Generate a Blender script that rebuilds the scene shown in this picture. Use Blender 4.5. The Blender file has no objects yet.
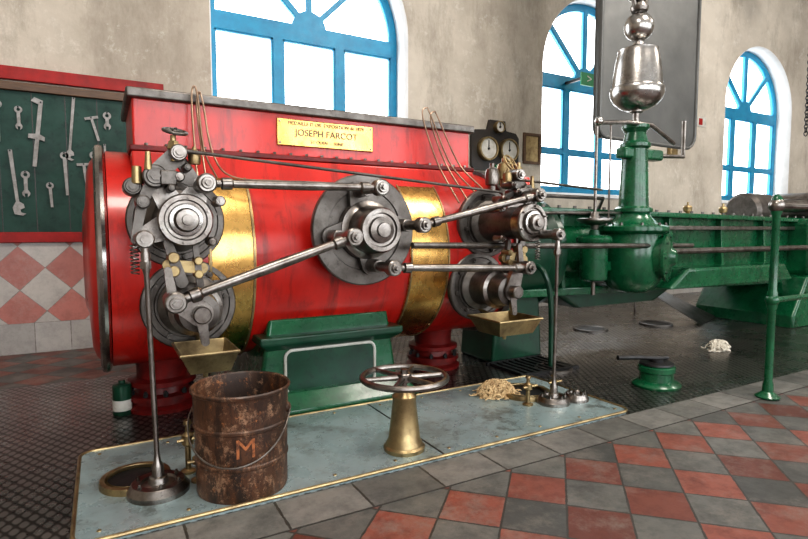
import bpy, bmesh, math, random
from mathutils import Vector, Matrix
random.seed(7)
C = bpy.context.scene.collection
pi = math.pi
try:
    bpy.context.scene.view_settings.view_transform = 'Standard'
    bpy.context.scene.view_settings.look = 'Medium High Contrast'
except Exception: pass

# ------------------------------------------------------------ materials
def new_mat(name):
    m = bpy.data.materials.new(name); m.use_nodes = True
    nt = m.node_tree
    return m, nt, nt.nodes['Principled BSDF']

def math_n(nt, op, a, b=None, c=None):
    n = nt.nodes.new('ShaderNodeMath'); n.operation = op
    for i, v in enumerate((a, b, c)):
        if v is None: continue
        if isinstance(v, (int, float)): n.inputs[i].default_value = v
        else: nt.links.new(v, n.inputs[i])
    return n.outputs[0]

def mixc(nt, fac, a, b, mode='MIX'):
    n = nt.nodes.new('ShaderNodeMix'); n.data_type = 'RGBA'; n.blend_type = mode
    for key, v in ((0, fac), (6, a), (7, b)):
        if isinstance(v, (int, float)): n.inputs[key].default_value = v
        elif isinstance(v, tuple): n.inputs[key].default_value = (v[0], v[1], v[2], 1)
        else: nt.links.new(v, n.inputs[key])
    return n.outputs[2]

def noise(nt, vec, scale, detail=5, rough=.6):
    n = nt.nodes.new('ShaderNodeTexNoise'); n.inputs['Scale'].default_value = scale
    n.inputs['Detail'].default_value = detail; n.inputs['Roughness'].default_value = rough
    if vec is not None: nt.links.new(vec, n.inputs['Vector'])
    return n.outputs['Fac']

def ramp(nt, fac, lo, hi):
    n = nt.nodes.new('ShaderNodeMapRange'); n.inputs[1].default_value = lo; n.inputs[2].default_value = hi
    nt.links.new(fac, n.inputs[0]); return n.outputs[0]

def coords(nt, scale=(1, 1, 1)):
    t = nt.nodes.new('ShaderNodeTexCoord')
    m = nt.nodes.new('ShaderNodeMapping'); m.inputs['Scale'].default_value = scale
    nt.links.new(t.outputs['Object'], m.inputs['Vector'])
    return m.outputs['Vector']

def bump(nt, bsdf, h, strength=.2, dist=.01):
    b = nt.nodes.new('ShaderNodeBump'); b.inputs['Strength'].default_value = strength
    b.inputs['Distance'].default_value = dist
    nt.links.new(h, b.inputs['Height']); nt.links.new(b.outputs[0], bsdf.inputs['Normal'])

def surf(name, c, c2, metal=0., rough=.4, scale=4., lo=.4, hi=.7, sc=(1, 1, 1), rvar=.15, bmp=.1, coat=0., grime=0., spec=.5, streak=0.):
    m, nt, b = new_mat(name)
    v = coords(nt, sc)
    f = ramp(nt, noise(nt, v, scale, 8, .65), lo, hi)
    col = mixc(nt, f, c, c2)
    if grime:
        g = ramp(nt, noise(nt, v, scale * 4.5, 10, .75), .54, .68)
        col = mixc(nt, math_n(nt, 'MULTIPLY', g, grime), col, (c2[0] * .3, c2[1] * .3, c2[2] * .3))
    if streak:   # oil runs down the sides
        vs_ = coords(nt, (5, 1.2, .55))
        g = ramp(nt, noise(nt, vs_, 2.2, 9, .7), .54, .72)
        col = mixc(nt, math_n(nt, 'MULTIPLY', g, streak), col, (.03, .008, .006))
    nt.links.new(col, b.inputs['Base Color'])
    b.inputs['Metallic'].default_value = metal
    b.inputs['Specular IOR Level'].default_value = spec
    r = math_n(nt, 'MULTIPLY_ADD', noise(nt, v, scale * 3), rvar * 2, rough - rvar)
    nt.links.new(r, b.inputs['Roughness'])
    if coat:
        b.inputs['Coat Weight'].default_value = coat; b.inputs['Coat Roughness'].default_value = .12
    if bmp: bump(nt, b, noise(nt, v, scale * 6), bmp, .004)
    return m

RED = surf('red_enamel', (.52, .015, .008), (.28, .007, .005), 0, .32, 2.0, .42, .72, (1, 1, .4), .12, .1, .35, .5, .4, .75)
DRED = surf('dark_red_paint', (.16, .009, .008), (.05, .006, .006), 0, .4, 8, spec=.3)
GREEN = surf('green_enamel', (.004, .095, .036), (.003, .040, .018), 0, .28, 4, .42, .72, (1, 1, 1), .1, .08, .35, .6, .45)
DGREEN = surf('dark_green_enamel', (.005, .052, .026), (.005, .022, .013), 0, .32, 4, .4, .7, (1, 1, 1), .1, .1, .25, .6, .4)
STEEL = surf('worn_steel', (.32, .295, .275), (.13, .11, .096), 1, .33, 9, .36, .68, (1, 1, 1), .12, .14, 0, .65)
DSTEEL = surf('dark_cast_steel', (.17, .155, .143), (.07, .06, .053), .85, .42, 7, .4, .7, (1, 1, 1), .12, .14, 0, .5)
POL = surf('polished_steel', (.46, .44, .42), (.25, .23, .215), 1, .25, 6, .4, .75, (1, 1, 1), .08, .04, 0, .4)
BRASS = surf('brass', (.72, .44, .15), (.38, .21, .065), 1, .27, 3.5, .4, .72, (1, 1, .6), .12, .06, 0, .5)
OBRASS = surf('dull_brass', (.42, .32, .17), (.18, .125, .07), .9, .38, 8, .4, .7, (1, 1, 1), .15, .1, 0, .4)
COPPER = surf('copper_pipe', (.40, .28, .20), (.22, .15, .11), 1, .35, 8)
TOOLST = surf('tool_steel', (.34, .33, .32), (.16, .15, .14), .3, .6, 9, .4, .7, (1, 1, 1), .1, .1, 0, .4)
BLACK = surf('black_iron', (.03, .03, .032), (.015, .013, .012), .5, .45, 8)
WHITE = surf('white_enamel', (.55, .53, .49), (.38, .36, .31), 0, .3, 8)
PANEL = surf('grey_sheet_metal', (.135, .135, .13), (.085, .085, .083), .5, .45, 1.5, .3, .7)
WOOD = surf('brown_wood', (.13, .065, .03), (.06, .03, .015), 0, .5, 6, .3, .7, (1, 1, 8))
DWOOD = surf('dark_wood', (.02, .018, .016), (.035, .025, .02), 0, .4, 6)
BLUE = surf('blue_window_paint', (.010, .25, .43), (.01, .17, .32), 0, .4, 5)
BOARD = surf('tool_board_green', (.018, .060, .046), (.010, .032, .026), 0, .55, 3, .4, .7, (1, 1, 1), .15, .1, 0, .5, .3)
STRAW = surf('straw_cotton_waste', (.60, .44, .25), (.3, .19, .09), 0, .9, 30)
RAGW = surf('white_rag_cloth', (.62, .58, .50), (.42, .37, .3), 0, .9, 20)
PLASTER_R = surf('window_reveal_plaster', (.74, .74, .74), (.6, .6, .6), 0, .9, 2)
SIGN_G = surf('green_sign', (.01, .20, .07), (.01, .15, .05), 0, .5, 5)
REDTRIM = surf('red_trim_paint', (.34, .014, .012), (.17, .009, .009), 0, .5, 4, spec=.3)

def plate_mat():
    m, nt, b = new_mat('blue_grey_steel_plate')
    v = coords(nt)
    f = ramp(nt, noise(nt, v, 1.6, 9, .7), .35, .7)
    c = mixc(nt, f, (.40, .50, .51), (.24, .31, .325))
    f2 = ramp(nt, noise(nt, v, 5, 10, .8), .50, .70)
    c = mixc(nt, math_n(nt, 'MULTIPLY', f2, .75), c, (.13, .12, .10))
    f3 = ramp(nt, noise(nt, v, 1.9, 12, .8), .55, .61)
    c = mixc(nt, math_n(nt, 'MULTIPLY', f3, .6), c, (.07, .06, .045))
    nt.links.new(c, b.inputs['Base Color'])
    b.inputs['Metallic'].default_value = .4
    nt.links.new(math_n(nt, 'MULTIPLY_ADD', noise(nt, v, 4, 8, .7), .6, .0), b.inputs['Roughness'])
    bump(nt, b, noise(nt, v, 14), .1, .004)
    return m
PLATE = plate_mat()

def tread_mat():
    m, nt, b = new_mat('diamond_tread_steel')
    v = coords(nt)
    s = nt.nodes.new('ShaderNodeSeparateXYZ'); nt.links.new(v, s.inputs[0])
    k = 2 * pi / .115
    p = math_n(nt, 'MULTIPLY', math_n(nt, 'ADD', s.outputs[0], math_n(nt, 'MULTIPLY', s.outputs[1], .62)), k)
    q = math_n(nt, 'MULTIPLY', math_n(nt, 'SUBTRACT', s.outputs[0], math_n(nt, 'MULTIPLY', s.outputs[1], .62)), k)
    h = math_n(nt, 'MULTIPLY', math_n(nt, 'SINE', p), math_n(nt, 'SINE', q))
    h = ramp(nt, math_n(nt, 'ABSOLUTE', h), .15, .55)
    f = ramp(nt, noise(nt, v, 1.3, 10, .75), .38, .65)
    base = mixc(nt, f, (.24, .215, .20), (.075, .063, .058))
    col = mixc(nt, h, mixc(nt, .7, base, (.018, .014, .013)), mixc(nt, .35, base, (.46, .44, .43)))
    nt.links.new(col, b.inputs['Base Color'])
    b.inputs['Metallic'].default_value = .9
    nt.links.new(math_n(nt, 'MULTIPLY_ADD', noise(nt, v, 2, 8, .7), .36, .10), b.inputs['Roughness'])
    bump(nt, b, h, .20, .003)
    return m
TREAD = tread_mat()

def tile_mat(name, size, off, c1, c2, grout, plane='XY', rot=0., rough=.45, var=.35, gw=.012, sizey=None, worn=.6, pale=(.30, .28, .25)):
    m, nt, b = new_mat(name)
    v = coords(nt)
    s = nt.nodes.new('ShaderNodeSeparateXYZ'); nt.links.new(v, s.inputs[0])
    a = s.outputs[0]; c = s.outputs[1] if plane == 'XY' else s.outputs[2]
    a = math_n(nt, 'SUBTRACT', a, off[0]); c = math_n(nt, 'SUBTRACT', c, off[1])
    if rot:
        cr, sr = math.cos(rot), math.sin(rot)
        a2 = math_n(nt, 'ADD', math_n(nt, 'MULTIPLY', a, cr), math_n(nt, 'MULTIPLY', c, sr))
        c2_ = math_n(nt, 'SUBTRACT', math_n(nt, 'MULTIPLY', c, cr), math_n(nt, 'MULTIPLY', a, sr))
        a, c = a2, c2_
    a = math_n(nt, 'DIVIDE', a, size); c = math_n(nt, 'DIVIDE', c, sizey or size)
    fa = math_n(nt, 'FLOOR', a); fc = math_n(nt, 'FLOOR', c)
    par = math_n(nt, 'FLOORED_MODULO', math_n(nt, 'ADD', fa, fc), 2.0)
    par = math_n(nt, 'GREATER_THAN', par, .5)
    cb = nt.nodes.new('ShaderNodeCombineXYZ'); nt.links.new(fa, cb.inputs[0]); nt.links.new(fc, cb.inputs[1])
    wn = nt.nodes.new('ShaderNodeTexWhiteNoise'); wn.noise_dimensions = '3D'; nt.links.new(cb.outputs[0], wn.inputs[0])
    col = mixc(nt, par, c1, c2)
    dark = mixc(nt, 1.0, col, (.38, .38, .40), 'MULTIPLY')
    col = mixc(nt, math_n(nt, 'MULTIPLY', wn.outputs[0], var * 1.6), col, dark)
    n = ramp(nt, noise(nt, v, 6, 10, .78), .45, .68)
    col = mixc(nt, math_n(nt, 'MULTIPLY', n, worn), col, dark)
    n2 = ramp(nt, noise(nt, v, 2.6, 12, .82), .49, .64)
    col = mixc(nt, math_n(nt, 'MULTIPLY', n2, worn * .6), col, pale)
    n3 = ramp(nt, noise(nt, v, 38, 6, .8), .56, .68)
    col = mixc(nt, math_n(nt, 'MULTIPLY', n3, worn * .5), col, mixc(nt, .5, col, (.04, .035, .03)))
    g = math_n(nt, 'MAXIMUM', math_n(nt, 'ABSOLUTE', math_n(nt, 'SUBTRACT', math_n(nt, 'FRACT', a), .5)),
               math_n(nt, 'ABSOLUTE', math_n(nt, 'SUBTRACT', math_n(nt, 'FRACT', c), .5)))
    gd = math_n(nt, 'MULTIPLY_ADD', noise(nt, v, 22, 5, .7), .05, -.025)
    g = math_n(nt, 'GREATER_THAN', math_n(nt, 'ADD', g, gd), .5 - gw)
    col = mixc(nt, g, col, grout)
    nt.links.new(col, b.inputs['Base Color'])
    nt.links.new(math_n(nt, 'MULTIPLY_ADD', noise(nt, v, 6), .35, rough - .17), b.inputs['Roughness'])
    bump(nt, b, math_n(nt, 'SUBTRACT', math_n(nt, 'MULTIPLY', noise(nt, v, 25), .5), g), .5, .004)
    return m
FLOORTILE = tile_mat('red_grey_checker_tile', .26, (2.10, 1.27), (.235, .072, .05), (.135, .130, .118), (.045, .04, .035), rot=pi / 4, gw=.018, var=.6, worn=.9, pale=(.21, .185, .16))
BORDER = tile_mat('grey_stone_border', .37, (2.10, 2.03), (.19, .18, .165), (.145, .14, .128), (.04, .035, .03), sizey=.25, gw=.016, worn=.9, pale=(.24, .22, .2))
DIAM = tile_mat('salmon_diamond_tile', .30, (-.28, .62), (.46, .17, .14), (.50, .47, .44), (.22, .19, .17), 'XZ', pi / 4, .35, .3, gw=.009, worn=.45, pale=(.48, .42, .38))
PLINTH = tile_mat('white_plinth_tile', .30, (0, 0), (.46, .44, .42), (.42, .40, .38), (.18, .16, .15), 'XZ', 0, .35, .25, worn=.5, pale=(.48, .46, .43))

def plaster_mat():
    m, nt, b = new_mat('aged_plaster')
    v = coords(nt)
    c = mixc(nt, ramp(nt, noise(nt, v, .7, 9, .65), .35, .65), (.57, .51, .435), (.38, .335, .28))
    v2 = coords(nt, (1, 1, .35))
    c = mixc(nt, math_n(nt, 'MULTIPLY', ramp(nt, noise(nt, v2, 2.0, 10, .78), .48, .72), .75), c, (.21, .18, .145))
    c = mixc(nt, math_n(nt, 'MULTIPLY', ramp(nt, noise(nt, v, 5, 10, .8), .55, .7), .6), c, (.66, .62, .56))
    nt.links.new(c, b.inputs['Base Color']); b.inputs['Roughness'].default_value = .9
    bump(nt, b, noise(nt, v, 12, 8), .3, .01)
    return m
PLASTER = plaster_mat()
CEIL = surf('ceiling_paint', (.6, .59, .56), (.5, .48, .45), 0, .9, 1)

def bucket_mat():
    m, nt, b = new_mat('rusty_bucket_paint')
    v = coords(nt, (1, 1, .3)); v1 = coords(nt)
    c = mixc(nt, ramp(nt, noise(nt, v, 11, 10, .75), .42, .60), (.024, .014, .010), (.14, .056, .025))
    c = mixc(nt, math_n(nt, 'MULTIPLY', ramp(nt, noise(nt, v1, 11, 12, .88), .52, .58), .9), c, (.31, .18, .11))
    c = mixc(nt, math_n(nt, 'MULTIPLY', ramp(nt, noise(nt, v, 5.5, 10, .8), .50, .57), .85), c, (.016, .010, .008))
    c = mixc(nt, math_n(nt, 'MULTIPLY', ramp(nt, noise(nt, v1, 24, 10, .85), .58, .64), .85), c, (.40, .15, .05))
    nt.links.new(c, b.inputs['Base Color']); b.inputs['Metallic'].default_value = .0
    nt.links.new(math_n(nt, 'MULTIPLY_ADD', noise(nt, v, 8), .6, .12), b.inputs['Roughness'])
    bump(nt, b, noise(nt, v1, 30), .35, .005)
    return m
BUCK = bucket_mat()
ORANGE = surf('orange_stencil', (.38, .13, .045), (.08, .03, .015), 0, .6, 26, .45, .62)

# ------------------------------------------------------------ geometry helpers
def group(name, loc):
    e = bpy.data.objects.new(name, None); e.empty_display_size = .1
    e.location = loc; C.objects.link(e); return e

def finish(bm, name, mat, parent, bevel=0, smooth=True, ang=32):
    if parent is not None:
        bmesh.ops.translate(bm, verts=bm.verts, vec=-Vector(parent.location))
    bmesh.ops.recalc_face_normals(bm, faces=bm.faces)
    if smooth:
        for f in bm.faces: f.smooth = True
        lim = math.radians(ang)
        for e in bm.edges:
            if len(e.link_faces) == 2 and e.calc_face_angle(0) > lim: e.smooth = False
    me = bpy.data.meshes.new(name); bm.to_mesh(me); bm.free()
    o = bpy.data.objects.new(name, me); C.objects.link(o)
    me.materials.append(mat)
    if parent is not None: o.parent = parent
    if bevel:
        md = o.modifiers.new('bevel', 'BEVEL'); md.width = bevel; md.segments = 3; md.limit_method = 'ANGLE'
    return o

def frame_of(axis):
    a = Vector(axis).normalized()
    h = Vector((0, 0, 1)) if abs(a.z) < .9 else Vector((1, 0, 0))
    u = a.cross(h).normalized(); w = a.cross(u).normalized()
    return a, u, w

def add_lathe(bm, prof, org, axis=(0, 0, 1), seg=40, closed=False):
    a, u, w = frame_of(axis); org = Vector(org)
    rings = []
    for r, h in prof:
        if r < 1e-5: rings.append([bm.verts.new(org + a * h)])
        else: rings.append([bm.verts.new(org + a * h + (u * math.cos(2 * pi * i / seg) + w * math.sin(2 * pi * i / seg)) * r) for i in range(seg)])
    pairs = list(zip(rings, rings[1:]))
    if closed: pairs.append((rings[-1], rings[0]))
    for A, B in pairs:
        for i in range(seg):
            j = (i + 1) % seg
            if len(A) == 1 and len(B) == 1: continue
            if len(A) == 1: bm.faces.new((A[0], B[i], B[j]))
            elif len(B) == 1: bm.faces.new((A[i], A[j], B[0]))
            else: bm.faces.new((A[i], A[j], B[j], B[i]))

def lathe(name, prof, org, mat, parent, axis=(0, 0, 1), seg=40, closed=False, bevel=0):
    bm = bmesh.new(); add_lathe(bm, prof, org, axis, seg, closed)
    return finish(bm, name, mat, parent, bevel)

def add_cyl(bm, p0, p1, r0, r1=None, seg=20, ch=.0):
    p0 = Vector(p0); p1 = Vector(p1); L = (p1 - p0).length
    if r1 is None: r1 = r0
    if ch: prof = [(0, 0), (r0 - ch, 0), (r0, ch), (r1, L - ch), (r1 - ch, L), (0, L)]
    else: prof = [(0, 0), (r0, 0), (r1, L), (0, L)]
    add_lathe(bm, prof, p0, p1 - p0, seg)

def cyl(name, p0, p1, r0, mat, parent, r1=None, seg=24, ch=.0):
    bm = bmesh.new(); add_cyl(bm, p0, p1, r0, r1, seg, ch); return finish(bm, name, mat, parent)

def add_box(bm, lo, hi):
    x0, y0, z0 = lo; x1, y1, z1 = hi
    v = [bm.verts.new(p) for p in ((x0, y0, z0), (x1, y0, z0), (x1, y1, z0), (x0, y1, z0), (x0, y0, z1), (x1, y0, z1), (x1, y1, z1), (x0, y1, z1))]
    for f in ((0, 3, 2, 1), (4, 5, 6, 7), (0, 1, 5, 4), (1, 2, 6, 5), (2, 3, 7, 6), (3, 0, 4, 7)):
        bm.faces.new([v[i] for i in f])

def box(name, lo, hi, mat, parent, bevel=.006):
    bm = bmesh.new(); add_box(bm, lo, hi); return finish(bm, name, mat, parent, bevel)

def add_hull(bm, pts):
    vs = [bm.verts.new(p) for p in pts]
    r = bmesh.ops.convex_hull(bm, input=vs)
    bad = [g for g in r['geom_interior'] if isinstance(g, bmesh.types.BMVert)] + [g for g in r['geom_unused'] if isinstance(g, bmesh.types.BMVert)]
    if bad: bmesh.ops.delete(bm, geom=list(set(bad)), context='VERTS')

def hull(name, pts, mat, parent, bevel=0):
    bm = bmesh.new(); add_hull(bm, pts); return finish(bm, name, mat, parent, bevel)

def add_arm(bm, p0, p1, r0, r1, y0, y1, seg=18):
    pts = []
    for (x, z), r in ((p0, r0), (p1, r1)):
        for i in range(seg):
            a = 2 * pi * i / seg
            for y in (y0, y1): pts.append((x + r * math.cos(a), y, z + r * math.sin(a)))
    tmp = bmesh.new(); add_hull(tmp, pts)
    me = bpy.data.meshes.new('t'); tmp.to_mesh(me); tmp.free(); bm.from_mesh(me); bpy.data.meshes.remove(me)

def smooth_pts(pts, n=8):
    P = [Vector(p) for p in pts]; out = []
    P = [P[0] * 2 - P[1]] + P + [P[-1] * 2 - P[-2]]
    for i in range(1, len(P) - 2):
        for k in range(n):
            t = k / n
            a, b, c, d = P[i - 1], P[i], P[i + 1], P[i + 2]
            out.append(.5 * ((2 * b) + (c - a) * t + (2 * a - 5 * b + 4 * c - d) * t * t + (3 * b - a - 3 * c + d) * t ** 3))
    out.append(P[-2]); return out

def add_tube(bm, pts, r, seg=10, cyc=False):
    P = [Vector(p) for p in pts]; n = len(P); rings = []
    up = None
    for i in range(n):
        if cyc: d = (P[(i + 1) % n] - P[i - 1])
        else: d = P[min(i + 1, n - 1)] - P[max(i - 1, 0)]
        d.normalize()
        if up is None:
            up = Vector((0, 0, 1)) if abs(d.z) < .9 else Vector((1, 0, 0))
        u = d.cross(up).normalized(); w = u.cross(d).normalized(); up = w
        rings.append([bm.verts.new(P[i] + (u * math.cos(2 * pi * k / seg) + w * math.sin(2 * pi * k / seg)) * r) for k in range(seg)])
    pr = list(zip(rings, rings[1:]))
    if cyc: pr.append((rings[-1], rings[0]))
    for A, B in pr:
        for k in range(seg):
            j = (k + 1) % seg; bm.faces.new((A[k], A[j], B[j], B[k]))
    if not cyc: bm.faces.new(rings[0]); bm.faces.new(rings[-1])

def tube(name, pts, r, mat, parent, sm=True, seg=10, cyc=False):
    bm = bmesh.new(); add_tube(bm, smooth_pts(pts) if sm else pts, r, seg, cyc); return finish(bm, name, mat, parent)

def add_bolts(bm, c, R, n, axis, r=.014, h=.018, ph=0.):
    a, u, w = frame_of(axis)
    for i in range(n):
        t = 2 * pi * i / n + ph
        p = Vector(c) + (u * math.cos(t) + w * math.sin(t)) * R
        add_cyl(bm, p, p + a * h, r, None, 6); add_cyl(bm, p + a * h, p + a * (h + .01), r * .55, None, 8)

def bolts(name, c, R, n, axis, mat, parent, r=.014, h=.018, ph=0.):
    bm = bmesh.new(); add_bolts(bm, c, R, n, axis, r, h, ph); return finish(bm, name, mat, parent)

def ring_pts(c, r, axis, n=40):
    a, u, w = frame_of(axis)
    return [Vector(c) + (u * math.cos(2 * pi * i / n) + w * math.sin(2 * pi * i / n)) * r for i in range(n)]

def handwheel(pre, c, r, tr, axis, spokes, mat, parent, hub=.03):
    bm = bmesh.new(); add_tube(bm, ring_pts(c, r, axis), tr, 10, True)
    a, u, w = frame_of(axis)
    for i in range(spokes):
        t = 2 * pi * i / spokes + .3
        d = u * math.cos(t) + w * math.sin(t)
        add_cyl(bm, Vector(c) + d * hub * .7, Vector(c) + d * r, tr * .95, tr * .7, 10)
    add_cyl(bm, Vector(c) - a * hub * .6, Vector(c) + a * hub * .6, hub, None, 20, .004)
    add_cyl(bm, Vector(c) + a * hub * .6, Vector(c) + a * hub * 1.1, hub * .5, None, 6)
    return finish(bm, pre, mat, parent)

def shape2d(name, splines, thick, mat, parent, y, closed=True):
    """extruded outlines in the XZ plane; inner splines become holes; occupies y..y+thick"""
    cu = bpy.data.curves.new(name, 'CURVE'); cu.dimensions = '2D'; cu.fill_mode = 'BOTH'; cu.extrude = thick / 2
    for s in splines:
        sp = cu.splines.new('POLY'); sp.points.add(len(s) - 1)
        for i, (x, z) in enumerate(s): sp.points[i].co = (x, z, 0, 1)
        sp.use_cyclic_u = True
    o = bpy.data.objects.new(name + '_c', cu); C.objects.link(o)
    bpy.context.view_layer.update()
    me = bpy.data.meshes.new_from_object(o.evaluated_get(bpy.context.evaluated_depsgraph_get()))
    bpy.data.objects.remove(o)
    me.transform(Matrix(((1, 0, 0, 0), (0, 0, -1, y + thick / 2), (0, 1, 0, 0), (0, 0, 0, 1))))
    bm = bmesh.new(); bm.from_mesh(me); bpy.data.meshes.remove(me)
    bmesh.ops.remove_doubles(bm, verts=bm.verts, dist=.0001)
    return finish(bm, name, mat, parent, smooth=False)

def text(name, body, size, loc, mat, parent, ext=.002, rot=(pi / 2, 0, 0)):
    cu = bpy.data.curves.new(name, 'FONT'); cu.body = body; cu.size = size; cu.extrude = ext
    cu.align_x = 'CENTER'; cu.align_y = 'CENTER'
    o = bpy.data.objects.new(name, cu); C.objects.link(o); cu.materials.append(mat)
    o.location = Vector(loc) - (Vector(parent.location) if parent else Vector()); o.rotation_euler = rot
    if parent: o.parent = parent
    return o

# ------------------------------------------------------------ room
YW = 6.31
X0, X1, YF, ZC = -4.0, 17.0, -5.0, 6.6
def slab(name, lo, hi, mat): return box(name, lo, hi, mat, None, 0)
slab('floor', (X0, YF, -.1), (X1, YW, 0), FLOORTILE)
slab('floor_tread_plate', (X0, 2.28, 0), (X1, 4.95, .004), TREAD)
slab('floor_tread_plate', (1.6, 4.95, 0), (X1, YW - .02, .004), TREAD)
slab('trim_1', (X0, 2.03, 0), (X1, 2.28, .005), BORDER)
slab('ceiling', (X0, YF, ZC), (X1, YW, ZC + .1), CEIL)
slab('wall_left', (X0 - .2, YF, 0), (X0, YW, ZC), PLASTER)
slab('wall_right', (X1, YF, 0), (X1 + .2, YW, ZC), PLASTER)

WINX = [(1.11, 3.60), (5.95, 8.44), (10.74, 13.23)]
SILL, SPR = 1.78, 3.70
def arch(xa, xb, sill, spr, inset=0., n=28):
    cx = (xa + xb) / 2; r = (xb - xa) / 2 - inset
    pts = [(cx - r, sill + inset), (cx + r, sill + inset)]
    for i in range(n + 1):
        t = pi * i / n; pts.append((cx + r * math.cos(t), spr + r * math.sin(t)))
    return pts
shape2d('wall_back', [[(X0, 0), (X1, 0), (X1, ZC), (X0, ZC)]] + [arch(a, b, SILL, SPR) for a, b in WINX], .5, PLASTER, None, YW)
FW = [(-3.4, -.6), (.4, 3.2), (4.2, 7.0), (8.0, 10.8), (11.8, 14.6)]
shape2d('wall_front', [[(X0, 0), (X1, 0), (X1, ZC), (X0, ZC)]] + [arch(a, b, .9, 4.4) for a, b in FW], .4, PLASTER, None, YF - .4)

def sector(cx, cz, r0, r1, t0, t1, n=10):
    p = [(cx + r1 * math.cos(t0 + (t1 - t0) * i / n), cz + r1 * math.sin(t0 + (t1 - t0) * i / n)) for i in range(n + 1)]
    p += [(cx + r0 * math.cos(t1 + (t0 - t1) * i / n), cz + r0 * math.sin(t1 + (t0 - t1) * i / n)) for i in range(n + 1)]
    return p
for k, (a, b) in enumerate(WINX):
    g = group('window_%d' % (k + 1), ((a + b) / 2, YW + .3, SILL))
    cx = (a + b) / 2; R = (b - a) / 2
    shape2d('reveal', [arch(a, b, SILL, SPR), arch(a, b, SILL, SPR, .012)], .494, PLASTER_R, g, YW + .004)
    spl = [arch(a + .013, b - .013, SILL + .013, SPR)]
    w = (b - a - .20 - .24) / 3
    zt = 3.52
    rows = ((SILL + .12, 2.46), (2.53, zt))
    for c in range(3):
        xa = a + .10 + c * (w + .12)
        for z0, z1 in rows:
            spl.append([(xa, z0), (xa + w, z0), (xa + w, z1), (xa, z1)])
    zc2 = zt + .17
    for s in range(4):
        t0 = pi * s / 4; t1 = pi * (s + 1) / 4
        spl.append([(cx + .22 * math.cos(t0 + (t1 - t0) * q), zc2 + .22 * math.sin(t0 + (t1 - t0) * q)) for q in (.8, .5, .2)] +
                   [(cx + (R - .11) * math.cos(t0 + .03 + (t1 - t0 - .06) * q / 8), zc2 + (R - .11) * math.sin(t0 + .03 + (t1 - t0 - .06) * q / 8)) for q in range(9)])
    shape2d('frame', spl, .09, BLUE, g, YW + .30)
    bm = bmesh.new()
    for c in range(3):   # inner casement beads
        xa = a + .10 + c * (w + .12)
        for z0, z1 in rows:
            for lo, hi in (((xa, z0), (xa + .022, z1)), ((xa + w - .022, z0), (xa + w, z1)), ((xa, z0), (xa + w, z0 + .022)), ((xa, z1 - .022), (xa + w, z1))):
                add_box(bm, (lo[0], YW + .32, lo[1]), (hi[0], YW + .37, hi[1]))
    finish(bm, 'casements', BLUE, g)
    box('sill', (a - .03, YW - .03, SILL - .05), (b + .03, YW + .5, SILL + .012), PLASTER_R, g, .01)
for k, (a, b) in enumerate(FW):
    g = group('window_%d' % (k + 4), ((a + b) / 2, YF - .2, .9))
    cx = (a + b) / 2; w = (b - a - .36) / 2
    shape2d('frame', [arch(a + .01, b - .01, .91, 4.4), [(a + .12, 1.0), (cx - .05, 1.0), (cx - .05, 4.3), (a + .12, 4.3)],
                      [(cx + .05, 1.0), (b - .12, 1.0), (b - .12, 4.3), (cx + .05, 4.3)], sector(cx, 4.45, .001, (b - a) / 2 - .15, .03, pi - .03, 20)], .08, BLUE, g, YF - .25)

# wall tiling, trims, tool board
slab('wall_back_dado', (X0, YW - .012, .30), (.60, YW, 1.08), DIAM)
slab('wall_back_plinth', (X0, YW - .016, .0), (.60, YW, .30), PLINTH)
slab('baseboard_back', (.60, YW - .02, 0), (X1, YW, .30), PLINTH)
tb = group('tool_board', (-1.0, YW, 1.8))
box('panel', (-2.8, YW - .03, 1.17), (.58, YW, 2.56), BOARD, tb, .004)
box('bottom_rail', (-2.85, YW - .055, 1.08), (.62, YW, 1.18), REDTRIM, tb, .006)
box('top_rail', (-2.85, YW - .06, 2.60), (.62, YW, 2.72), REDTRIM, tb, .006)
box('hanging_rail', (-2.85, YW - .075, 2.50), (.75, YW, 2.575), WOOD, tb, .006)
bm = bmesh.new()
for i in range(13): add_box(bm, (-2.7 + i * .27, YW - .034, 1.18), (-2.692 + i * .27, YW - .029, 2.5))
finish(bm, 'plank_joints', DWOOD, tb)

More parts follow.
